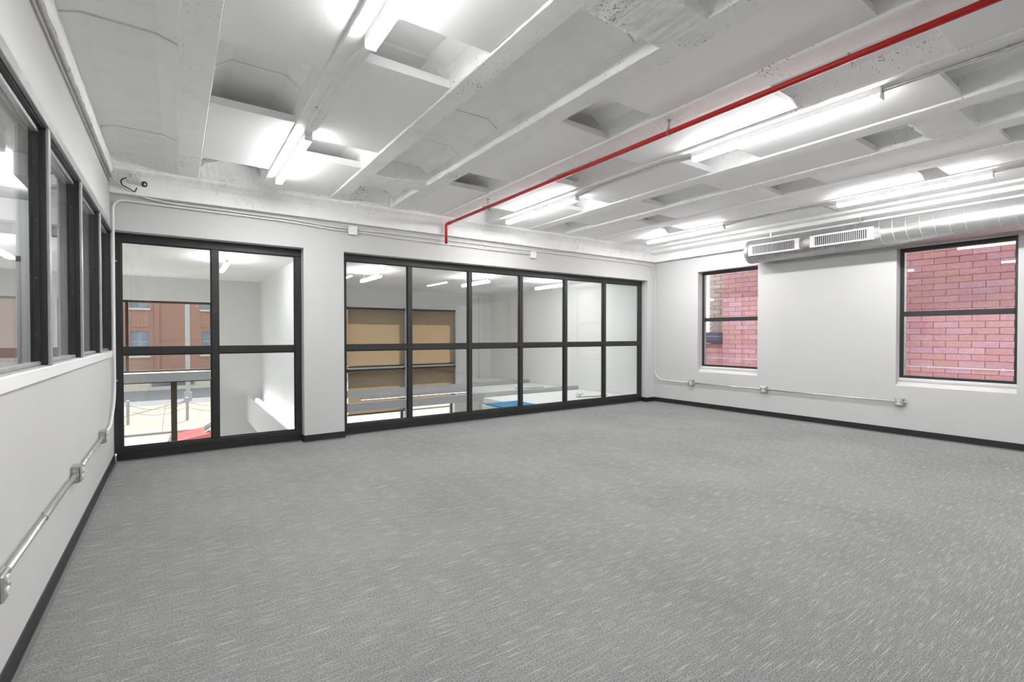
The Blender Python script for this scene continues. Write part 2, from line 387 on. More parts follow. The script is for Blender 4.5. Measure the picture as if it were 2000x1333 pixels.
tag(tl, 'rough concrete ledge along the top of the left wall', 'ledge', kind='structure')

# ------------------------------------------------------------------ baseboards
def board(name, runs, label):
    """runs: (axis, fixed face, sign into the room, from, to)"""
    e = empty(name, (0, 0, 0) if runs[0][0] == 'y' else (runs[0][3], runs[0][1], 0), label, 'baseboard', kind='structure')
    for ax, f, s, a, b in runs:
        cuts = [a]
        while b - cuts[-1] > 2.6: cuts.append(cuts[-1]+2.4)
        cuts.append(b)
        for p, q in zip(cuts, cuts[1:]):
            prof = [(0, 0), (0.022, 0), (0.020, 0.005), (0.010, 0.016), (0.007, 0.1), (0.0, 0.102)]
            bm = bmesh.new(); g = 0.0012
            R = [[bm.verts.new((f+s*d, t, z) if ax == 'y' else (t, f+s*d, z)) for d, z in prof] for t in (p+g, q-g)]
            for k in range(6): bm.faces.new((R[0][k], R[0][(k+1) % 6], R[1][(k+1) % 6], R[1][k]))
            bm.faces.new(R[0]); bm.faces.new(R[1][::-1])
            o = obj('baseboard_section', bm, RUBBER, e)
            bm = bmesh.new()
            R = [[bm.verts.new((f+s*d, t, z) if ax == 'y' else (t, f+s*d, z)) for d, z in ((0.012, 0.0006), (0.030, 0.0006), (0.024, 0.006), (0.014, 0.012))] for t in (p+g, q-g)]
            for k in range(4): bm.faces.new((R[0][k], R[0][(k+1) % 4], R[1][(k+1) % 4], R[1][k]))
            bm.faces.new(R[0]); bm.faces.new(R[1][::-1])
            obj('toe', bm, TOE, o)
    return e
board('baseboard_left', [('y', 0.0, 1, YR, 7.33)], 'black rubber baseboard along the left wall')
board('baseboard_right', [('y', XW, -1, YR, YB)], 'black rubber baseboard along the right wall')
board('baseboard_back', [('x', FR, -1, 0.022, x1), ('x', YB, -1, x1-0.008, x2+0.008), ('x', FR, -1, x2, x3), ('x', YB, -1, x3-0.008, XW)], 'black rubber baseboard stepping around the pier on the back wall')
for xx, s in ((x1, -1), (x2, 1), (x3, -1)):
    bm = bmesh.new(); bx(bm, min(xx, xx+s*0.008), max(xx, xx+s*0.008), YB-0.008, FR, 0, 0.1)
    obj('baseboard_return', bm, RUBBER, bpy.data.objects['baseboard_back'])

# ------------------------------------------------------------------ windows
def back_window(n, xa, xb, mull, label):
    e = empty('window_%d' % n, ((xa+xb)/2, FR+0.04, 0.1), label, 'window', kind='structure')
    yf, yb_ = FR, FR+0.075; zb, z1, z2, zt = 0.10, 0.165, 2.606, ZH
    box('bottom_rail', (xa, xb, yf, yb_, zb, z1), BLACK, e, bevel=0.004)
    box('head_rail', (xa, xb, yf, yb_, z2, zt), BLACK, e, bevel=0.004)
    box('jamb', (xa, xa+0.075, yf, yb_, z1, z2), BLACK, e, bevel=0.004); box('jamb', (xb-0.085, xb, yf, yb_, z1, z2), BLACK, e, bevel=0.004)
    cs = [xa+0.075] + [c for m in mull for c in (m-0.037, m+0.037)] + [xb-0.085]
    for m in mull: box('mullion', (m-0.037, m+0.037, yf-0.004, yb_, z1, z2), BLACK, e, bevel=0.004)
    for a, b in zip(cs[::2], cs[1::2]):
        box('transom', (a, b, yf, yb_, 1.268, 1.352), BLACK, e, bevel=0.004)
        for za, zc in ((z1, 1.268), (1.352, z2)):
            g = 0.012
            union('glazing_bead', [(a, b, yf+0.020, yf+0.034, za, za+g), (a, b, yf+0.020, yf+0.034, zc-g, zc), (a, a+g, yf+0.020, yf+0.034, za+g, zc-g), (b-g, b, yf+0.020, yf+0.034, za+g, zc-g)], BLACK, e)
            box('pane', (a+0.002, b-0.002, yf+0.036, yf+0.042, za+0.002, zc-0.002), GLASS, e)
back_window(1, 0.005, x1, [1.024], 'black framed four pane interior window beside the left wall')
back_window(2, x2, x3, [3.700, 4.812, 5.905, 7.000, 8.085], 'black framed twelve pane interior window along the back wall')

# left strip window
e = empty('window_3', (-0.04, 3.8, 1.255), 'strip of black mullioned panes in the left wall', 'window', kind='structure')
ya, yb_ = 0.35, 7.30
box('head_trim', (-0.012, 0.012, ya, yb_, 2.700, 2.765), GREYTRIM, e, bevel=0.003)
box('head_rail', (-0.085, -0.012, ya, yb_, 2.690, 2.765), BLACK, e, bevel=0.003)
box('stop', (-0.062, -0.036, ya, yb_, 2.664, 2.690), STEEL, e, bevel=0.003)
box('sill', (-0.012, 0.014, ya, yb_, 1.255, 1.322), WHITE, e, bevel=0.003)
box('bottom_rail', (-0.085, -0.012, ya, yb_, 1.255, 1.328), GREYTRIM, e, bevel=0.003)
box('stop', (-0.062, -0.036, ya, yb_, 1.328, 1.350), GREYTRIM, e, bevel=0.003)
MY = [0.375, 1.54, 2.71, 3.88, 5.06, 6.22, 7.275]
for y in MY:
    m = box('mullion', (-0.080, -0.006, y-0.026, y+0.026, 1.328, 2.690), BLACK, e, bevel=0.003)
    box('mullion_cap', (-0.006, 0.008, y-0.026, y+0.026, 1.322, 2.70), GREYTRIM, m, bevel=0.002)
    box('bead', (-0.062, -0.036, y-0.040, y-0.026, 1.35, 2.664), BLACK, m); box('bead', (-0.062, -0.036, y+0.026, y+0.040, 1.35, 2.664), BLACK, m)
    for z in (1.5, 1.83, 2.16, 2.49):
        cyl('screw', (-0.049, y-0.043, z), (-0.049, y-0.040, z), 0.005, ZINCD, m, 8)
for a, b in zip(MY, MY[1:]): box('pane', (-0.070, -0.063, a+0.02, b-0.02, 1.33, 2.688), GLASSL, e)

def sash(n, ya, yb_, label):
    e = empty('window_%d' % n, (XW+0.17, (ya+yb_)/2, 0.85), label, 'window', kind='structure')
    xf, xb = XW+0.150, XW+0.215; z0, z1 = 0.852, ZT
    box('bottom_rail', (xf, xb, ya, yb_, z0, z0+0.035), BLACK, e, bevel=0.003)
    box('head_rail', (xf, xb, ya, yb_, z1-0.06, z1), BLACK, e, bevel=0.003)
    for a, b in ((ya, ya+0.05), (yb_-0.05, yb_)): box('jamb', (xf, xb, a, b, z0+0.035, z1-0.06), BLACK, e, bevel=0.003)
    box('jamb_track', (xf+0.01, xf+0.018, yb_-0.075, yb_-0.05, z0+0.035, z1-0.06), STEEL, e)
    box('meeting_rail', (xf-0.012, xb-0.012, ya+0.05, yb_-0.05, 1.775, 1.850), BLACK, e, bevel=0.003)
    box('pane', (xf+0.03, xf+0.038, ya+0.05, yb_-0.05, z0+0.035, 1.775), GLASSR, e)
    box('pane', (xf+0.03, xf+0.038, ya+0.05, yb_-0.05, 1.850, z1-0.06), GLASSR, e)
    bm = bmesh.new(); prof = [(XW+0.001, ZS-0.002), (XW+0.10, 0.795), (XW+0.10, 0.803), (XW+0.096, 0.803), (XW+0.098, 0.826), (XW+0.15, 0.852), (XW+0.22, 0.852), (XW+0.22, ZS-0.002)]
    R = [[bm.verts.new((x, y, z)) for x, z in prof] for y in (ya, yb_)]
    for k in range(8): bm.faces.new((R[0][k], R[0][(k+1) % 8], R[1][(k+1) % 8], R[1][k]))
    bm.faces.new(R[0]); bm.faces.new(R[1][::-1]); obj('sill', bm, WALL, e)
sash(4, *WA, 'black sash window nearer the back corner, partly showing a beige building')
sash(5, *WBn, 'black sash window below the duct, filled by a red brick wall')

# ------------------------------------------------------------------ ceiling lights
def fixture(x, y0, y1, label, group='linear lights on the ceiling joists'):
    e = empty('ceiling_light', (x, (y0+y1)/2, ZJ), label, 'light', group)
    box('housing', (x-0.034, x+0.034, y0+0.012, y1-0.012, 3.346, ZJ), WHITE, e, bevel=0.003)
    for a, b in ((y0, y0+0.012), (y1-0.012, y1)): box('end_cap', (x-0.036, x+0.036, a, b, 3.310, ZJ), WHITE, e, bevel=0.002)
    bm = bmesh.new(); prof = [(-0.0345, 3.346), (-0.0345, 3.318), (-0.028, 3.312), (0.028, 3.312), (0.0345, 3.318), (0.0345, 3.346)]
    R = [[bm.verts.new((x+a, y, z)) for a, z in prof] for y in (y0+0.013, y1-0.013)]
    for k in range(6): bm.faces.new((R[0][k], R[0][(k+1) % 6], R[1][(k+1) % 6], R[1][k]))
    bm.faces.new(R[0]); bm.faces.new(R[1][::-1]); o = obj('lens', bm, LENS, e)
    o.data.materials.append(FLANKFILL)         # glow added on the lens flanks to brighten the ceiling, weaker than the underside
    for p in o.data.polygons:
        if abs(p.normal.x) > 0.3: p.material_index = 1
    return e
LX = [1.635, 5.072, 8.335]
FARY, NEARY, BACKY = (4.81, 6.40), (1.46, 3.07), (-1.90, -0.28)
fixture(LX[0], *FARY, 'lit linear light on the second joist, ending near the back beam')
fixture(LX[0], *NEARY, 'lit linear light at the top edge, left of the rough cross rib')
fixture(LX[1], 4.90, 6.58, 'short looking lit linear light right of the red pipe, nearer the back wall')
fixture(LX[1], 1.46, 3.12, 'longest looking lit linear light, below the red pipe')
fixture(LX[2], 4.78, 6.42, 'lit linear light nearest the far right corner of the ceiling')
fixture(LX[2], 1.45, 3.06, 'lit linear light running above the silver duct')
fixture(LX[1], *BACKY, 'lit linear light of the middle row, behind the viewpoint'); fixture(LX[2], *BACKY, 'lit linear light of the right row, behind the viewpoint')
def conduit(name, pts, mat, label, r=0.0115, rad=0.1, clips=(), group=None, seg=10):
    e = empty(name, pts[0], label, 'conduit', group)
    tube('tube', pts, r, mat, e, rad, seg)
    for (p, d, nrm) in clips:      # strap: ring around the tube plus a lug with a screw
        p = Vector(p); d = Vector(d).normalized(); nrm = Vector(nrm)
        bm = bmesh.new(); tubebm(bm, [p-d*0.008, p+d*0.008], r*1.28, 10)
        c = obj('strap', bm, STEEL if mat is STEEL else mat, e)
        side = d.cross(nrm).normalized(); q = p + side*(r+0.012) - nrm*(r*0.8)
        bm = bmesh.new(); tubebm(bm, [q, q+nrm*0.006], 0.007, 8); obj('screw', bm, ZINC, c)
    return e
zc = ZJ - 0.018; dn = (0, 0, -1)
for x, (a, b), lab, cl in ((LX[0], (3.07, 4.81), 'white conduit linking the two lights on the second joist', 4.25),
                           (LX[1], (3.12, 4.90), 'grey conduit linking the two lights right of the red pipe', 4.15),
                           (LX[2], (3.06, 4.78), 'grey conduit linking the two lights above the duct', 4.0)):
    m = WHITE if x == LX[0] else STEEL
    conduit('conduit', [(x-0.005, a-0.01, 3.365), (x-0.005, a+0.10, 3.365), (x-0.035, a+0.30, zc), (x-0.035, b-0.32, zc), (x-0.005, b-0.10, 3.37), (x-0.005, b+0.01, 3.37)], m, lab, 0.0135, 0.1, [((x-0.035, cl, zc), (0, 1, 0), dn)])
for x, lab in ((LX[1], 'conduit running from the long light out of frame at the upper right'), (LX[2], 'conduit leaving the light above the duct at the right edge')):
    conduit('conduit', [(x-0.005, 1.47, 3.37), (x-0.005, 1.36, 3.37), (x+0.03, 1.10, zc), (x+0.06, 0.55, zc), (x+0.06, -0.28, 3.37)], STEEL, lab, 0.0135, 0.1, [((x+0.05, 0.78, zc), (0, 1, 0), dn)])

# ------------------------------------------------------------------ red sprinkler pipe
PX, PZ = 4.20, 3.285
e = empty('sprinkler_pipe', (PX, 3, PZ), 'bright red sprinkler pipe hung below the joists, turning down at the back beam', 'pipe')
tube('pipe', [(PX, YR+0.02, PZ), (PX-0.01, 2.75, PZ), (PX, 7.02, PZ)], 0.0225, RED, e, 0.05, 16)
tube('drop', [(PX, 6.99, PZ), (PX, 7.055, PZ), (PX, 7.055, 2.975)], 0.0225, RED, e, 0.055, 16, 8)
cyl('coupling', (PX, 6.93, PZ), (PX, 7.0, PZ), 0.027, RED, e)
def hanger(y, label):
    h = empty('pipe_hanger', (PX, y, ZJ), label, 'hanger', 'hangers of the red pipe')
    bm = bmesh.new(); pts = [(PX+0.031*math.cos(a), y, PZ+0.005+0.031*math.sin(a)) for a in [i*2*math.pi/20 for i in range(21)]]
    tubebm(bm, pts, 0.005, 6); obj('ring', bm, ZINC, h, smooth=True)
    box('strap', (PX-0.012, PX+0.012, y-0.012, y+0.012, PZ+0.030, PZ+0.060), STEEL, h, bevel=0.002)
    cyl('rod', (PX, y, PZ+0.05), (PX, y, ZJ), 0.006, ZINC, h, 8)
    cyl('nut', (PX, y, PZ+0.058), (PX, y, PZ+0.072), 0.013, STEEL, h, 6)
    cyl('flange', (PX, y, ZJ-0.006), (PX, y, ZJ), 0.02, ZINC, h, 12)
hanger(2.755, 'steel ring hanger on the red pipe beside the long light'); hanger(5.78, 'dark ring hanger on the red pipe close to the back wall')

# ------------------------------------------------------------------ duct with two registers
DX, DZ, DR = 9.235, 3.005, 0.205
e = empty('air_duct', (DX, 0.2, DZ), 'round silver spiral duct running along the top of the right wall', 'duct')
bm = bmesh.new(); tubebm(bm, [(DX, YR+0.01, DZ), (DX, 4.80, DZ)], DR, 64, True); obj('barrel', bm, DUCT, e, smooth=True)
bm = bmesh.new(); tubebm(bm, [(DX, 4.775, DZ), (DX, 4.80, DZ), (DX, 4.83, DZ), (DX, 4.84, DZ)], [DR+0.004, DR+0.004, DR-0.002, DR-0.03], 64, True); obj('end_cap', bm, DUCT, e)
pitch_ = 0.155; bm = bmesh.new(); pts = []; turns = int((4.72-(YR+0.05))/pitch_)
for i in range(turns*32+1):
    a = 2*math.pi*i/32; pts.append((DX+DR*math.cos(a), 4.72-pitch_*i/32, DZ+DR*math.sin(a)))
tubebm(bm, pts, 0.0032, 5); obj('spiral_seam', bm, SEAM, e, smooth=True)
bm = bmesh.new(); tubebm(bm, [(DX+0.06, 2.55, DZ-DR-0.002), (DX+0.03, 1.44, DZ-DR-0.002)], 0.004, 6); obj('seam_tape', bm, DUCT, e)
def register(ya, yb_, label):
    r = empty('register', (DX-DR, (ya+yb_)/2, DZ), None, None, parent=e); r['label'] = label
    xo = DX-DR-0.022; z0, z1 = 2.905, 3.090; fw = 0.062; th = 0.022
    union('register_frame', [(xo, xo+0.07, ya, ya+fw, z0, z1), (xo, xo+0.075, yb_-fw, yb_, z0, z1), (xo, xo+0.075, ya+fw, yb_-fw, z0, z0+th), (xo, xo+0.075, ya+fw, yb_-fw, z1-th, z1)], WHITE, r)
    box('shade_plate', (xo+0.0165, xo+0.021, ya+fw, yb_-fw, z0+th, z1-th), DARK, r)  # black plate painted in for the shade behind the slats
    n = 27; first = None
    for k in range(n):
        y = ya+fw + (yb_-ya-2*fw)*(k+0.5)/n
        if first is None:
            bm = bmesh.new(); vs = bx(bm, xo+0.004, xo+0.009, y-0.0035, y+0.0035, z0+th, z1-th); first = obj('slat', bm, WHITE, r); f0 = y
        else:
            o = first.copy(); COL.objects.link(o); o.parent = r; o.location = first.location + Vector((0, y-f0, 0))
register(3.885, 4.735, 'white slatted register at the closed end of the duct'); register(2.855, 3.715, 'white slatted register on the duct, nearer the large window')
for y, lab in ((4.45, 'thin steel strap over the closed end of the duct'), (3.1, 'thin steel strap over the register nearer the large window'), (0.3, 'thin steel strap over the duct, beyond the right picture edge')):
    s = empty('duct_strap', (DX, y, DZ), lab, 'strap', 'duct hanger straps')
    box('strap', (DX-0.01, DX+0.01, y-0.01, y+0.01, DZ+DR-0.003, 3.285), STEEL, s)
    box('lug', (DX-0.016, DX+0.016, y-0.014, y+0.014, 3.275, 3.288), STEEL, s)

# ------------------------------------------------------------------ conduits and boxes
def outlet(p, n, label, t_dir, group='metal outlet boxes'):
    """p: centre on the wall face, n: normal into the room, t_dir: horizontal along the wall"""
    p = Vector(p); n = Vector(n); t = Vector(t_dir); up = Vector((0, 0, 1)); hs = 0.058; d = 0.046
    e = empty('outlet_box', p, label, 'outlet', group)
    def slab(name, mat, cu, cz, hu, hz, d0, d1, bev, par):
        bm = bmesh.new(); vs = []
        for dd in (d0, d1):
            for z in (-hz, hz):
                for u in (-hu, hu): vs.append(bm.verts.new(p + n*dd + t*(cu+u) + up*(cz+z)))
        for f in ((0,1,3,2),(4,6,7,5),(0,4,5,1),(2,3,7,6),(0,2,6,4),(1,5,7,3)): bm.faces.new([vs[i] for i in f])
        return obj(name, bm, mat, par, bevel=bev)
    slab('body', ZINC, 0, 0, hs, hs, 0.0, d, 0.003, e)
    cov = slab('cover', STEEL, 0, 0, hs-0.003, hs-0.003, d, d+0.014, 0.008, e)
    for z in (-0.024, 0.024):
        bm = bmesh.new(); c = p + n*(d+0.013) + up*z
        R = []
        for dd in (0, 0.006):
            R.append([bm.verts.new(c + n*dd + t*(0.019*math.copysign(abs(math.cos(a))**0.7, math.cos(a))) + up*(0.0165*math.copysign(abs(math.sin(a))**0.7, math.sin(a)))) for a in [i*2*math.pi/16 for i in range(16)]])
        for k in range(16): bm.faces.new((R[0][k], R[0][(k+1) % 16], R[1][(k+1) % 16], R[1][k]))
        bm.faces.new(R[1]); bm.faces.new(R[0][::-1]); rc = obj('receptacle', bm, PLASTIC, e)
        for u in (-0.007, 0.007):
            bm = bmesh.new(); q = c + n*0.0055 + t*u
            tubebm(bm, [q-up*0.005, q+up*0.005], 0.0012, 6); obj('slot', bm, DARK, rc)
    for s, uu in ((-1, 0), (1, 0)):
        bm = bmesh.new(); tubebm(bm, [p+n*0.026+t*s*(hs-0.002), p+n*0.026+t*s*(hs+0.022)], 0.0175, 12); obj('connector', bm, STEEL, e)
        for z in (-0.03, 0.03):
            bm = bmesh.new(); tubebm(bm, [p+n*0.022+t*s*(hs-0.001)+up*z, p+n*0.022+t*s*(hs+0.001)+up*z], 0.011, 12); obj('knockout', bm, STEEL, e)
    return e
# right wall run
for y, lab in ((6.205, 'metal outlet box under the farther sash window, first from the corner'), (4.683, 'metal outlet box on the right wall, middle of three'), (2.654, 'metal outlet box on the right wall beside the large window, nearest of three')):
    outlet((XW, y, 0.50), (-1, 0, 0), lab, (0, 1, 0))
xc = XW-0.026
conduit('conduit', [(xc, 6.125, 0.50), (xc, 4.763, 0.50)], STEEL, 'steel conduit between the corner outlet and the middle outlet of the right wall', 0.0115, clips=[((xc, 5.45, 0.50), (0, 1, 0), (-1, 0, 0))])
conduit('conduit', [(xc, 4.603, 0.50), (xc, 2.734, 0.50)], STEEL, 'long steel conduit between the middle and nearest outlets of the right wall', 0.0115, clips=[((xc, 3.63, 0.50), (0, 1, 0), (-1, 0, 0))])
# left wall run
for y, lab in ((6.03, 'metal outlet box low on the left wall, farthest of three'), (4.53, 'metal outlet box low on the left wall, middle of three'), (2.66, 'metal outlet box cut by the left picture edge')):
    outlet((0, y, 0.53), (1, 0, 0), lab, (0, 1, 0))
conduit('conduit', [(0.026, 5.95, 0.53), (0.026, 4.61, 0.53)], STEEL, 'short bright steel conduit between the two far outlets on the left wall', 0.0135, clips=[((0.026, 5.3, 0.53), (0, 1, 0), (1, 0, 0))])
conduit('conduit', [(0.026, 4.45, 0.53), (0.026, 2.74, 0.53)], STEEL, 'long bright steel conduit low on the left wall, nearest the viewpoint', 0.0135, clips=[((0.026, 3.52, 0.53), (0, -1, 0), (1, 0, 0))])
yc = YB-0.018
# riser in the left corner, over the windows to the first junction box
conduit('conduit', [(0.026, 6.11, 0.53), (0.026, 6.72, 0.53), (0.028, yc-0.035, 0.80), (0.028, yc-0.03, 2.80), (0.028, yc-0.02, 3.055), (0.30, yc, 3.055), (1.90, yc, 3.045), (2.36, yc, 3.015), (2.66, yc, 3.010)],
    PAINTPIPE, 'painted conduit rising in the left corner and bending along the top of the back wall', 0.0135, 0.18,
    [((0.028, yc-0.03, 2.35), (0, 0, 1), (0, -1, 0)), ((0.028, yc-0.035, 0.98), (0, 0, 1), (0, -1, 0)), ((1.05, yc, 3.051), (1, 0, 0), (0, -1, 0))])
conduit('conduit', [(0.03, 6.98, 3.262), (0.10, 7.075, 3.20), (0.30, yc-0.02, 3.115), (0.55, yc, 3.090), (1.90, yc, 3.080), (2.36, yc, 3.052), (2.66, yc, 3.045)],
    PAINTPIPE, 'upper painted conduit from the security camera corner to the square junction box', 0.0125, 0.12, [((1.05, yc, 3.086), (1, 0, 0), (0, -1, 0))])
def jbox(x, z, label, hw=0.062, plate=False):
    e = empty('junction_box', (x, YB, z), label, 'junction box')
    box('body', (x-hw, x+hw, YB-0.05, YB, z-hw, z+hw), WHITE, e, bevel=0.003)
    c = box('cover', (x-hw-0.002, x+hw+0.002, YB-0.058, YB-0.05, z-hw-0.002, z+hw+0.002), WHITE, e, bevel=0.003)
    for sx, sz in ((-1, 1), (1, -1)): cyl('screw', (x+sx*0.045, YB-0.061, z+sz*0.045), (x+sx*0.045, YB-0.057, z+sz*0.045), 0.005, ZINC, c, 8)
    if plate:
        for zz in (-0.024, 0.024): box('receptacle', (x-0.018, x+0.018, YB-0.062, YB-0.057, z+zz-0.016, z+zz+0.016), PLASTIC, e, bevel=0.002)
jbox(2.735, 3.026, 'square white junction box above the pier between the back windows')
jbox(6.03, 2.978, 'small white outlet box above the twelve pane window', 0.058, True)
conduit('conduit', [(2.80, yc, 3.045), (3.05, yc, 3.045), (3.25, yc, 3.055), (9.20, yc, 3.055), (9.42, yc, 3.02), (XW-0.02, yc-0.004, 2.80), (XW-0.02, yc-0.004, 0.66), (XW-0.026, 7.03, 0.50), (XW-0.026, 6.285, 0.50)],
    PAINTPIPE, 'painted conduit along the back wall, down the right corner to the first outlet', 0.0105, 0.16, [((5.0, yc, 3.055), (1, 0, 0), (0, -1, 0)), ((XW-0.02, yc-0.004, 2.3), (0, 0, 1), (0, -1, 0))])
conduit('conduit', [(2.80, yc, 3.010), (3.05, yc, 3.008), (3.3, yc, 2.995), (5.97, yc, 2.978)], PAINTPIPE, 'lower painted conduit between the two boxes on the back wall', 0.0105, 0.15, [((4.4, yc, 2.987), (1, 0, 0), (0, -1, 0))])
# conduit in the corner of left wall and ceiling
conduit('conduit', [(0.022, YR+0.05, 3.268), (0.022, 6.97, 3.262)], STEEL, 'steel conduit along the top of the left wall', 0.017, 0.1,
    [((0.022, y, 3.266), (0, 1, 0), (1, 0, 0)) for y in (3.3, 4.35, 5.4, 6.4)])
conduit('conduit', [(0.012, YR+0.05, 3.225), (0.012, 7.0, 3.225)], STEEL, 'thin grey conduit just below the steel one on the left wall', 0.009)

# ------------------------------------------------------------------ security camera
e = empty('security_camera', (0.22, 6.99, 3.345), 'white bullet security camera with black lens in the left ceiling corner', 'camera')
bm = bmesh.new(); tubebm(bm, [(0.215, 7.02, 3.335), (0.215, 7.015, 3.322)], 0.038, 20); obj('mount', bm, PLASTIC, e)
tube('arm', [(0.215, 7.015, 3.325), (0.218, 7.0, 3.29), (0.225, 6.985, 3.262)], 0.014, PLASTIC, e, 0.02)
a, b = Vector((0.175, 7.045, 3.268)), Vector((0.325, 6.885, 3.205)); d = (b-a).normalized()
bm = bmesh.new(); tubebm(bm, [a, a+d*0.008, a+d*0.17, b], [0.030, 0.036, 0.036, 0.034], 24); obj('body', bm, PLASTIC, e, smooth=False)
bm = bmesh.new(); tubebm(bm, [b-d*0.002, b+d*0.010], [0.033, 0.031], 24); obj('face', bm, DARK, e)
bm = bmesh.new(); tubebm(bm, [b+d*0.009, b+d*0.014], [0.014, 0.012], 16); obj('lens', bm, STEEL, e)
bm = bmesh.new(); tubebm(bm, [a+d*0.05+Vector((0, 0, 0.030)), a+d*0.19+Vector((0, 0, 0.030))], [0.020, 0.020], 12); obj('visor', bm, PLASTIC, e)
tube('cable', [(0.19, 7.03, 3.30), (0.11, 7.01, 3.255), (0.115, 7.0, 3.19), (0.19, 6.99, 3.155), (0.235, 6.98, 3.12), (0.255, 6.95, 3.17)], 0.006, RUBBER, e, 0.05, 8)

# ------------------------------------------------------------------ room beyond the left windows
NX = -3.2
tag(box('wall_next', (NX-0.1, NX, YR, 9.0, 0, 3.2), WALL), 'pale far wall of the room seen through the left windows', 'wall', kind='structure')
tag(box('floor_next', (NX, -0.15, YR, YB+0.26, -0.18, 0.0), LOBFLOOR), 'floor of the room behind the left windows', 'floor', kind='structure')
tag(box('ceiling_next', (NX, -0.12, YR, YB+0.26, 2.95, 3.05), GREYWALL), 'pale ceiling of the room behind the left windows', 'ceiling', kind='structure')
nb = union('wall_next_back', [(NX, -0.12, YB+0.08, YB+0.26, 0, 1.15), (NX, -0.12, YB+0.08, YB+0.26, 2.35, 2.95), (NX, NX+0.3, YB+0.08, YB+0.26, 1.15, 2.35), (-0.75, -0.12, YB+0.08, YB+0.26, 1.15, 2.35)], WALL)
tag(nb, 'white end wall with an opening behind the left windows', 'wall', kind='structure')
e = empty('window_6', (-1.8, YB+0.2, 1.15), 'grey framed opening seen through the left windows', 'window', kind='structure')
for a in (NX+0.3, -1.86, -0.80): box('mullion', (a, a+0.06, YB+0.12, YB+0.2, 1.15, 2.35), GREYTRIM, e)
box('rail', (NX+0.3, -0.74, YB+0.12, YB+0.2, 1.15, 1.21), GREYTRIM, e); box('rail', (NX+0.3, -0.74, YB+0.12, YB+0.2, 2.29, 2.35), GREYTRIM, e)
tag(box('wall_next_rear', (NX, -0.12, YR-0.1, YR, 0, 3.0), WALL), 'rear wall of the room behind the left windows', 'wall', kind='structure')
for y, lab in ((0.6, 'added fill light behind the left windows, nearest of four'), (2.4, 'added fill light behind the left windows, second of four'), (4.2, 'added fill light behind the left windows, third of four'), (6.0, 'added fill light behind the left windows, farthest of four')):
    e = empty('next_room_fill', (-0.40, y, 2.95), lab, 'light', 'added fill lights behind the left windows')  # invented lamps, added to brighten the room behind the glass
    box('housing', (-0.44, -0.36, y-0.6, y+0.6, 2.77, 2.95), WHITE, e); box('lens', (-0.446, -0.44, y-0.59, y+0.59, 2.79, 2.93), NEXTFILL, e)

# ------------------------------------------------------------------ lobby beyond the back windows
LY, LZ, LF = 14.0, 2.86, -3.4
YI = YB+0.28
tag(box('floor_lobby', (-2.6, 9.7, YI-0.1, LY, LF-0.2, LF), LOBFLOOR), 'grey floor of the lobby one storey below', 'floor', kind='structure')
tag(box('ceiling_lobby', (-2.6, 9.7, YI, LY+0.36, LZ, LZ+0.3), GREYWALL), 'pale textured lobby ceiling beyond the back windows', 'ceiling', kind='structure')
tag(union('wall_lobby_near', [(-2.6, 9.7, YI-0.25, YI-0.02, LF, -0.18)], GREYWALL), 'lobby wall below the office floor', 'wall', kind='structure')
tag(box('wall_lobby_left', (-2.7, -2.6, YI, LY+0.36, LF, LZ), GREYWALL), 'left wall of the lobby', 'wall', kind='structure')
tag(box('wall_lobby_right', (9.42, 9.72, YI, LY+0.36, LF, LZ), GREYWALL), 'pale right wall of the lobby behind the twelve pane window', 'wall', kind='structure')
tag(box('wall_partition', (2.40, 2.58, YI, LY, LF, LZ), GREYWALL), 'white partition wall seen in the right panes of the four pane window', 'wall', kind='structure')
OP = [(-2.45, 1.36), (4.56, 6.33), (6.47, 8.03)]
xs = [-2.6] + [v for o in OP for v in o] + [9.42]
segs = [(a, b, LY, LY+0.34, LF, LZ) for a, b in zip(xs[::2], xs[1::2])]
for a, b in OP: segs += [(a, b, LY, LY+0.34, 2.31, LZ), (a, b, LY, LY+0.34, 0.47, 0.62), (a, b, LY, LY+0.34, LF, LF+0.15)]
tag(union('wall_street', segs, GREYWALL), 'grey street front wall of the lobby', 'wall', kind='structure')
tag(box('trim_4', (8.93, 9.03, LY-0.10, LY, LF, LZ), GREYWALL), 'pale pilaster in the far corner of the lobby', 'pilaster', kind='structure')
def shop_window(n, a, b, mull, label):
    e = empty('window_%d' % n, ((a+b)/2, LY+0.2, LF+0.15), label, 'window', kind='structure')
    for (z0, z1) in ((0.62, 2.31), (LF+0.15, 0.47)):
        y0, y1 = LY+0.16, LY+0.24; w = 0.055
        box('rail', (a, b, y0, y1, z0, z0+w), BROWN, e); box('rail', (a, b, y0, y1, z1-w, z1), BROWN, e)
        for x in (a, b-w): box('jamb', (x, x+w, y0, y1, z0+w, z1-w), BROWN, e)
        cs = [a+w]
        for m in mull[z0 > 0]:
            v = w/2 if z0 > 0 else 0.06; box('mullion', (m-v, m+v, y0-0.03, y1, z0+w, z1-w), BROWN, e); cs += [m-v, m+v]
        cs.append(b-w)
        for p, q in zip(cs[::2], cs[1::2]): box('pane', (p, q, y0+0.03, y0+0.036, z0+w, z1-w), GLASS, e)
shop_window(7, *OP[0], {True: [-0.31], False: [0.56]}, 'bronze framed street window seen through the four pane window')
shop_window(8, *OP[1], {True: [], False: []}, 'street window behind the left tan shade')
shop_window(9, *OP[2], {True: [], False: []}, 'street window behind the right tan shade')
e = empty('light_shelf', (-0.5, LY-0.2, 0.42), 'white ledge with a grey front across the lobby street window', 'ledge')
box('top_board', (-2.5, 1.38, LY-0.42, LY, 0.60, 0.64), LOBWHITE, e); box('front_board', (-2.5, 1.38, LY-0.44, LY-0.42, 0.44, 0.645), LOBBEAM, e)
box('drip', (-2.5, 1.38, LY-0.43, LY, 0.42, 0.44), BROWN, e)
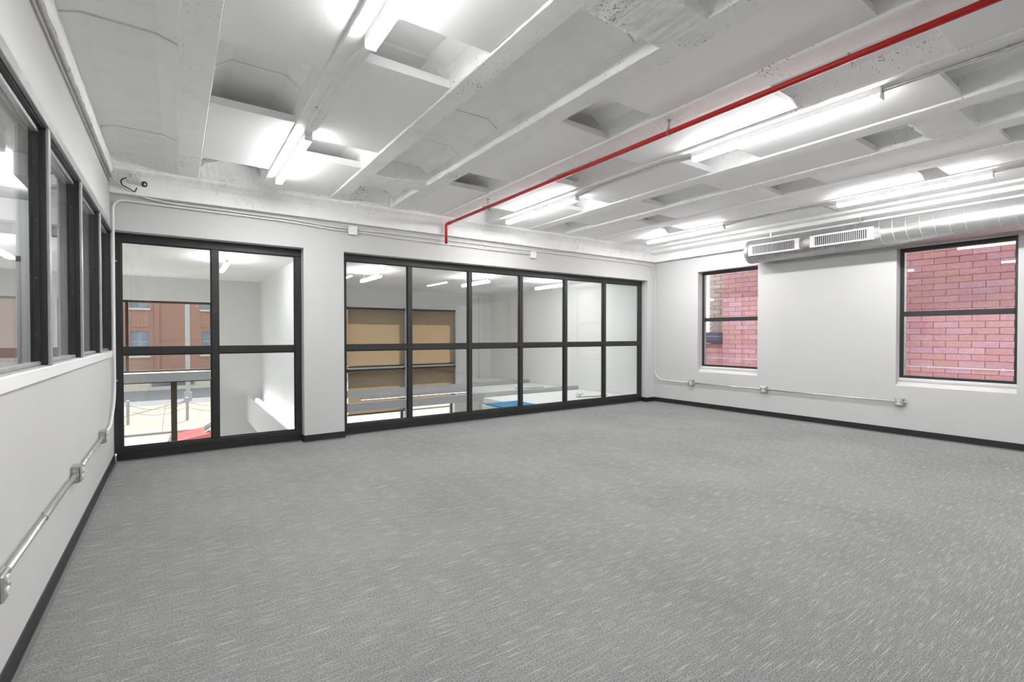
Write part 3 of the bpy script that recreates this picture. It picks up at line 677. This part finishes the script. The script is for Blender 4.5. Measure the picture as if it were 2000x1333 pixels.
def shade(a, b, z0, z1, label):
    e = empty('roller_shade', ((a+b)/2, LY-0.03, z1), label, 'shade', 'tan roller shades of the lobby')
    bm = bmesh.new(); zz = steps(z0+0.03, z1-0.05, 0.1); cols = []
    for i, x in enumerate(steps(a+0.02, b-0.02, 0.12)): cols.append([bm.verts.new((x, LY-0.02+0.002*math.sin(i*0.9), z)) for z in zz])
    for c0, c1 in zip(cols, cols[1:]):
        for k in range(len(zz)-1): bm.faces.new((c0[k], c1[k], c1[k+1], c0[k+1]))
    obj('fabric', bm, SHADE, e)
    cyl('roller', (a, LY-0.045, z1-0.03), (b, LY-0.045, z1-0.03), 0.026, DARK, e, 14)
    box('hem_bar', (a+0.015, b-0.015, LY-0.032, LY-0.012, z0, z0+0.035), DARK, e)
    for x in (a-0.012, b-0.012): box('bracket', (x, x+0.022, LY-0.08, LY, z1-0.075, z1+0.01), DARK, e)
    box('side_channel', (b-0.015, b+0.005, LY-0.03, LY, z0, z1-0.07), BROWN, e)
    cyl('chain', (b+0.02, LY-0.04, z1-0.05), (b+0.02, LY-0.04, z0-0.1), 0.006, DARK, e, 6)
shade(4.60, 6.31, 0.57, 2.30, 'upper left tan roller shade in the lobby'); shade(6.46, 8.02, 0.57, 2.30, 'upper right tan roller shade in the lobby')
shade(4.60, 6.31, -0.80, 0.52, 'lower left tan roller shade, crossed by grey beams'); shade(6.46, 8.02, -0.62, 0.52, 'lower right tan roller shade, crossed by grey beams')
# beams, slabs, blue board
def lbeam(y, lab, tray):
    e = empty('lobby_beam', (6, y, 0), lab, 'beam', 'grey beams crossing the lobby')
    box('web', (2.58, 9.42, y-0.05, y+0.05, 0.0, 0.15), LOBBEAM, e)
    box('flange', (2.58, 9.42, y-0.09, y+0.09, -0.012, 0.0), LOBBEAM, e)
    if tray:
        box('light_tray', (4.3, 7.2, y-0.12, y-0.06, -0.075, -0.02), LOBBEAM, e); box('light_strip', (4.3, 7.2, y-0.115, y-0.065, -0.080, -0.075), COVELENS, e)
        for x in (4.8, 6.6): cyl('hanger_rod', (x, y-0.09, -0.02), (x, y-0.09, 0.0), 0.01, STEEL, e, 8)
lbeam(11.85, 'farther grey beam crossing the lobby behind the twelve pane window', True)
lbeam(9.67, 'nearer grey beam crossing the lobby behind the twelve pane window', False)
def slab(a, b, y0, y1, lab): tag(box('white_slab', (a, b, y0, y1, -0.06, 0.055), LOBWHITE), lab, 'slab', 'white slabs beside the right lobby wall')
slab(8.75, 9.42, 11.95, LY, 'white slab in the far right corner of the lobby'); slab(7.25, 9.42, 9.77, 11.75, 'white slab between the two grey lobby beams'); tag(union('white_slab', [(5.84, 6.42, YI, 8.66, -0.06, 0.055), (6.42, 9.42, YI, 9.57, -0.06, 0.055)], LOBWHITE), 'white slab just outside the right panes, carrying a blue board', 'slab', 'white slabs beside the right lobby wall')
e = empty('blue_board', (6.25, 8.0, 0.055), 'bright blue board lying beyond the fourth window bay', 'board')
box('sheet', (5.86, 6.66, YI+0.06, 8.55, 0.055, 0.085), BLUE, e, bevel=0.004); 
for x in (5.9, 6.6): box('batten', (x-0.02, x+0.02, YI+0.08, 8.5, 0.056, 0.06), LOBWHITE, e)
for (x, y, lab) in ((8.15, 10.6, 'small white lamp on the slab between the lobby beams'), (8.3, 8.35, 'small white lamp on the slab near the right panes')):
    e = empty('slab_lamp', (x, y, 0.055), lab, 'lamp', 'small lamps on the white slabs')
    cyl('base', (x, y, 0.055), (x, y, 0.075), 0.09, LOBBEAM, e); cyl('stem', (x, y, 0.075), (x, y, 0.13), 0.02, LOBBEAM, e)
    bm = bmesh.new(); tubebm(bm, [(x-0.10, y, 0.14), (x+0.10, y, 0.14)], 0.028, 12); obj('head', bm, LOBWHITE, e)
    tube('cable', [(x+0.09, y, 0.062), (x+0.4, y-0.15, 0.062), (x+0.8, y-0.1, 0.062)], 0.008, DARK, e)
# cove trough on the partition
e = empty('light_trough', (2.22, 10.5, -0.6), 'long white light trough along the partition wall', 'light')
ya, yb2 = YI+0.05, LY
box('trough_side', (2.06, 2.09, ya, yb2, -0.60, -0.02), GREYWALL, e); box('trough_floor', (2.09, 2.40, ya, yb2, -0.22, -0.19), GREYWALL, e); box('trough_bottom', (2.06, 2.40, ya, yb2, -0.63, -0.60), GREYWALL, e)
for a, b in ((8.0, 10.55), (10.75, 13.4)):
    t = box('tube_light', (2.20, 2.27, a, b, -0.12, -0.06), COVELENS, e)
    for y in (a, b-0.04): box('end_cap', (2.195, 2.275, y, y+0.04, -0.125, -0.055), WHITE, t)
    box('tube_channel', (2.185, 2.285, a, b, -0.19, -0.125), WHITE, t)
# lobby ceiling lights
for x, y, lab in ((1.31, 9.85, 'linear light on the lobby ceiling in the four pane window'), (3.98, 10.1, 'linear light on the lobby ceiling in the first bay of the long window'), (6.29, 9.7, 'linear light on the lobby ceiling in the third bay of the long window'), (8.2, 9.3, 'linear light on the lobby ceiling near its right wall')):
    e = empty('lobby_light', (x, y, LZ), lab, 'light', 'linear lights on the lobby ceiling')
    box('housing', (x-0.02, x+0.02, y-0.6, y+0.6, LZ-0.16, LZ-0.13), WHITE, e); box('lens', (x-0.03, x+0.03, y-0.59, y+0.59, LZ-0.20, LZ-0.16), LOBLENS, e)
    for yy in (y-0.45, y+0.45): cyl('rod', (x, yy, LZ-0.13), (x, yy, LZ), 0.008, STEEL, e, 8)

# ------------------------------------------------------------------ neighbour's brick wall beyond the right windows
NW = 10.60
e = empty('brick_wall', (NW, 2.0, -1), 'red brick wall of the neighbouring building outside the sash windows', 'wall')
BH, BL, JT = 0.1016, 0.305, 0.0065
union('backing', [(NW+0.03, NW+0.4, -3.0, 6.215, -3.4, 4.6), (NW+0.03, NW+0.4, 6.215, 7.4, -3.4, 1.30)], MORTAR, e)
proto = {}
def brick(y0, y1, z0, par, mats, xf, name='brick', depth=0.09):
    L = round(y1-y0, 3); m = random.choice(mats); key = (L, m.name, xf)
    if key not in proto:
        bm = bmesh.new(); bx(bm, 0, depth, -L/2, L/2, -(BH-JT)/2, (BH-JT)/2)
        bmesh.ops.bevel(bm, geom=bm.edges[:], offset=0.003, segments=1, affect='EDGES')
        me = bpy.data.meshes.new(name); bm.to_mesh(me); bm.free(); me.materials.append(m); proto[key] = me
    o = bpy.data.objects.new(name, proto[key]); COL.objects.link(o); o.parent = par
    o.location = Vector((xf + random.uniform(-0.002, 0.002), (y0+y1)/2, z0+BH/2)) - WL[par.name]
rest = bmesh.new(); z = -0.12; row = 0; cnt = 0
while z < 4.5:
    off = 0.0 if row % 2 else BL/2
    y = 6.215
    first = True
    while y > -2.9:
        L = BL if not (first and row % 2 == 0) else BL/2
        a, b = y-L+JT, y
        vis = 0.68 < z < 3.02 and ((1.36 < b and a < 3.2) or (5.22 < b))
        if vis and cnt < 296: brick(a, b, z, e, BRICKS, NW); cnt += 1
        else: bx(rest, NW, NW+0.09, a, b, z+JT/2, z+BH-JT/2)
        y -= L; first = False
    y = 6.215 + JT*0
    while y < 7.2 and z < 1.20:
        L = BL if not (row % 2 == 0 and abs(y-6.215) < 1e-6) else BL/2
        if y < 6.75 and z > 0.68 and cnt < 299: brick(y+JT, y+L, z, e, BRICKS, NW); cnt += 1
        else: bx(rest, NW, NW+0.09, y+JT, y+L, z+JT/2, z+BH-JT/2)
        y += L
    z += BH; row += 1
o = obj('brick_field', rest, BRICKS[0], e); o['kind'] = 'stuff'
box('flashing', (NW-0.01, NW+0.42, 6.23, 7.5, 1.31, 1.56), FLASH, e); box('flashing_edge', (NW-0.02, NW-0.01, 6.23, 7.5, 1.46, 1.475), STEEL, e)
tube('wall_pipe', [(NW-0.03, -2.5, 0.985), (NW-0.03, 7.2, 0.985)], 0.012, WHITE, e)
for y in (1.75, 2.6, 5.6, 6.4): box('pipe_clip', (NW-0.045, NW, y-0.012, y+0.012, 0.968, 1.002), WHITE, e)
tag(box('ground_alley', (9.85, 30, -6, LY-0.4, LF-0.2, LF), ASPH), 'paved alley between the two buildings', 'ground', kind='structure')
e = empty('beige_building', (12.4, 8.5, LF), 'beige brick building beyond the red brick wall', 'building')
box('body', (11.53, 14.0, 6.3, 7.10, LF, 4.4), BEIGE[2], e)
box('sun_blocker', (14.0, 24.0, 17.0, 22.0, LF, 32.0), BEIGE[0], e)  # unseen block added to keep the sun off the carpet
z = 1.3; row = 0; cnt = 0
while z < 3.3:
    y = 7.10 - (0 if row % 2 else 0.15); 
    if row % 2 == 0: brick(y+0.009, 7.10, z, e, BEIGE, 11.45)
    while y > 6.45: brick(y-BL+JT, y, z, e, BEIGE, 11.45); y -= BL
    z += BH; row += 1

# ------------------------------------------------------------------ street
tag(box('ground_road', (-40, 40, LY+0.36, 29.6, LF-0.3, LF), ROAD), 'pale sunlit road seen low in the lobby windows', 'road', kind='structure')
pv = empty('pavement', (0, 34, LF), 'cream sunlit pavement of the plaza across the road', 'pavement', kind='structure')
for yy, ye in ((29.75, 31.3), (31.34, 34.0), (34.04, 37.0), (37.04, 41.0)):
    for k in range(-4, 5): box('paving_slab', (k*3.2+0.01, k*3.2+3.19, yy, ye, LF-0.3, LF+0.10), PAVE, pv)
box('kerb_stone', (-14, 16, 29.6, 29.73, LF-0.3, LF+0.10), KERB, pv)
tag(box('ground_far', (-40, 40, 41.0, 70, LF-0.3, LF+0.05), ASPH), 'grey asphalt beyond the pavement', 'road', kind='structure')
BO = [(-1.53, 33.0), (1.11, 32.9), (3.9, 32.8)]
for (x, y), lab in zip(BO, ('grey bollard at the left of the street view', 'grey bollard right of the bronze mullion', 'grey bollard at the right of the street view')):
    e = empty('bollard', (x, y, LF+0.1), lab, 'bollard', 'bollards on the plaza')
    cyl('post', (x, y, LF+0.1), (x, y, LF+1.36), 0.075, BOLL, e); cyl('cap', (x, y, LF+1.36), (x, y, LF+1.42), 0.07, CHROME, e)
    for z in (0.82, 1.12): cyl('eyelet', (x-0.1, y, LF+z), (x+0.1, y, LF+z), 0.02, BOLL, e, 8)
def chain(p, q, zt, lab):
    e = empty('chain', ((p[0]+q[0])/2, (p[1]+q[1])/2, zt), lab, 'chain', 'chains between the bollards'); n = 22
    link = None
    for i in range(n):
        u = (i+0.5)/n; x = p[0]+0.12+(q[0]-p[0]-0.24)*u; y = p[1]+(q[1]-p[1])*u; z = zt-0.30*4*u*(1-u)
        if link is None:
            bm = bmesh.new(); tubebm(bm, [(x+0.06*math.cos(a), y, z+0.03*math.sin(a)) for a in [k*math.pi/5 for k in range(11)]], 0.012, 5, False)
            link = obj('link', bm, BOLL, e); l0 = Vector((x, y, z)); lloc = link.location.copy()
        else:
            o = link.copy(); COL.objects.link(o); o.parent = e; o.location = lloc + Vector((x, y, z)) - l0; o.rotation_euler.x = (i % 2)*1.2
chain(BO[0], BO[1], LF+1.12, 'upper chain between the left and middle bollards'); chain(BO[0], BO[1], LF+0.82, 'lower chain between the left and middle bollards')
chain(BO[1], BO[2], LF+1.12, 'upper chain right of the middle bollard'); chain(BO[1], BO[2], LF+0.82, 'lower chain right of the middle bollard')
# red car
def car():
    e = empty('car', (2.5, 24.0, LF), 'red car parked in the road, seen low in the four pane window', 'car')
    x0, y0, wd = 0.35, 23.2, 1.75
    prof = [(0.0, 0.35), (0.02, 0.62), (0.15, 0.74), (1.05, 0.90), (1.25, 0.93), (3.3, 0.95), (4.25, 0.92), (4.38, 0.6), (4.36, 0.32)]
    bm = bmesh.new(); rings = []
    for s, ins in ((0, 0.06), (0.08, 0.0), (wd-0.08, 0.0), (wd, 0.06)):
        rings.append([bm.verts.new((x0+px+(ins if px < 2 else -ins), y0+s, LF+pz-ins*0.5*(pz > .5))) for px, pz in prof])
    for a, b in zip(rings, rings[1:]):
        for k in range(len(prof)): bm.faces.new((a[k], a[(k+1) % len(prof)], b[(k+1) % len(prof)], b[k]))
    bm.faces.new(rings[0]); bm.faces.new(rings[-1][::-1]); body = obj('body', bm, CARRED, e)
    cab = [(1.2, 0.91), (1.95, 1.40), (2.25, 1.46), (3.1, 1.44), (3.75, 0.93)]
    bm = bmesh.new(); rings = []
    for s, ins in ((0.08, 0), (0.28, 1), (wd-0.28, 1), (wd-0.08, 0)):
        rings.append([bm.verts.new((x0+px, y0+s if pz < 1 or ins else y0+s+(0.15 if s < 1 else -0.15), LF+(pz if (ins or pz < 1) else pz-0.04))) for px, pz in cab])
    for a, b in zip(rings, rings[1:]):
        for k in range(4): bm.faces.new((a[k], a[k+1], b[k+1], b[k]))
    bm.faces.new(rings[0]); bm.faces.new(rings[-1][::-1]); obj('cabin_glass', bm, CARGLASS, e)
    bm = bmesh.new(); bx(bm, x0+1.98, x0+3.2, y0+0.27, y0+wd-0.27, LF+1.43, LF+1.49); obj('roof', bm, CARRED, e, bevel=0.02)
    for s in (0.17, wd-0.17):
        tube('pillar', [(x0+1.2, y0+s, LF+0.93), (x0+1.98, y0+s+(0.1 if s < 1 else -0.1), LF+1.44), (x0+3.15, y0+s+(0.1 if s < 1 else -0.1), LF+1.46), (x0+3.75, y0+s, LF+0.95)], 0.03, CHROME, e, 0.1, 8)
    for px in (0.85, 3.45):
        for s in (-0.02, wd-0.2):
            w = cyl('wheel', (x0+px, y0+s, LF+0.32), (x0+px, y0+s+0.22, LF+0.32), 0.32, TYRE, e, 20)
            cyl('hub', (x0+px, y0+s-0.005, LF+0.32), (x0+px, y0+s+0.225, LF+0.32), 0.18, CHROME, w, 12)
    for s in (0.12, wd-0.42): box('headlight', (x0+0.0, x0+0.16, y0+s, y0+s+0.30, LF+0.60, LF+0.72), CHROME, e, bevel=0.02)
    box('bumper', (x0-0.06, x0+0.05, y0+0.1, y0+wd-0.1, LF+0.36, LF+0.5), CHROME, e, bevel=0.02)
    box('mirror', (x0+1.35, x0+1.5, y0-0.14, y0+0.06, LF+0.93, LF+1.05), CARRED, e, bevel=0.02)
    box('grille', (x0-0.01, x0+0.06, y0+0.45, y0+wd-0.45, LF+0.52, LF+0.66), DARK, e)
car()
# lamp post
e = empty('street_lamp', (1.32, 43, LF), 'pale grey street lamp post before the brick building', 'lamp post')
cyl('post', (1.32, 43, LF+0.05), (1.32, 43, 7.5), 0.15, BOLLP, e, 14); cyl('foot', (1.32, 43, LF+0.05), (1.32, 43, LF+0.7), 0.25, BOLLP, e, 14)
tube('arm', [(1.32, 43, 7.3), (1.32, 42, 7.9), (1.32, 40.6, 7.9)], 0.07, LOBBEAM, e, 0.4); box('head', (1.15, 1.49, 40.0, 40.7, 7.82, 7.98), LOBBEAM, e, bevel=0.03)
# brick building opposite
BY = 53.0
e = empty('brick_building', (0, BY, LF), 'brown brick building across the street', 'building')
WC = [(-5.6, -4.3), (-2.62, -1.30), (2.55, 3.9), (5.8, 7.1)]; WR = [(-0.3, 1.86), (3.85, 6.0)]
bl = [(-14, 16, BY, BY+6, -1.95, -0.3), (-14, 16, BY, BY+6, 1.86, 3.85), (-14, 16, BY, BY+6, 6.0, 8.2)]
xs = [-14] + [v for c in WC for v in c] + [16]
for a, b in zip(xs[::2], xs[1::2]):
    for z0, z1 in WR: bl.append((a, b, BY, BY+6, z0, z1))
union('wall', bl, FARBRICK, e); box('base_course', (-14, 16, BY-0.05, BY+6, LF, -1.95), LIMESTONE, e)
for x in (-0.75, -3.4, 4.6): box('pilaster', (x-0.18, x+0.18, BY-0.12, BY, -1.95, 8.2), FARBRICK, e)
for (a, b) in WC:
    for z0, z1 in WR:
        f = box('window', (a, b, BY+0.15, BY+0.3, z0, z1), FARFRAME, e)
        mid = (a+b)/2
        for p, q in ((a+0.06, mid-0.04), (mid+0.04, b-0.06)):
            for r0, r1 in ((z0+0.06, z0+(z1-z0)*0.55), (z0+(z1-z0)*0.6, z1-0.06)): box('pane', (p, q, BY+0.12, BY+0.16, r0, r1), FARGLASS, f)
        box('sill', (a-0.1, b+0.1, BY-0.12, BY+0.15, z0-0.16, z0), LIMESTONE, f)
    box('spandrel', (a, b, BY-0.04, BY+0.02, 2.2, 3.4), FARBRICK, e)
for k, x in enumerate((-6.5, -1.2, 3.6)):
    f = box('storefront', (x, x+3.2, BY-0.08, BY-0.02, LF+0.4, -2.25), FARGLASS, e)
    for q in (x, x+1.6, x+3.15): box('post', (q, q+0.06, BY-0.12, BY-0.04, LF+0.4, -2.25), FARFRAME, f)
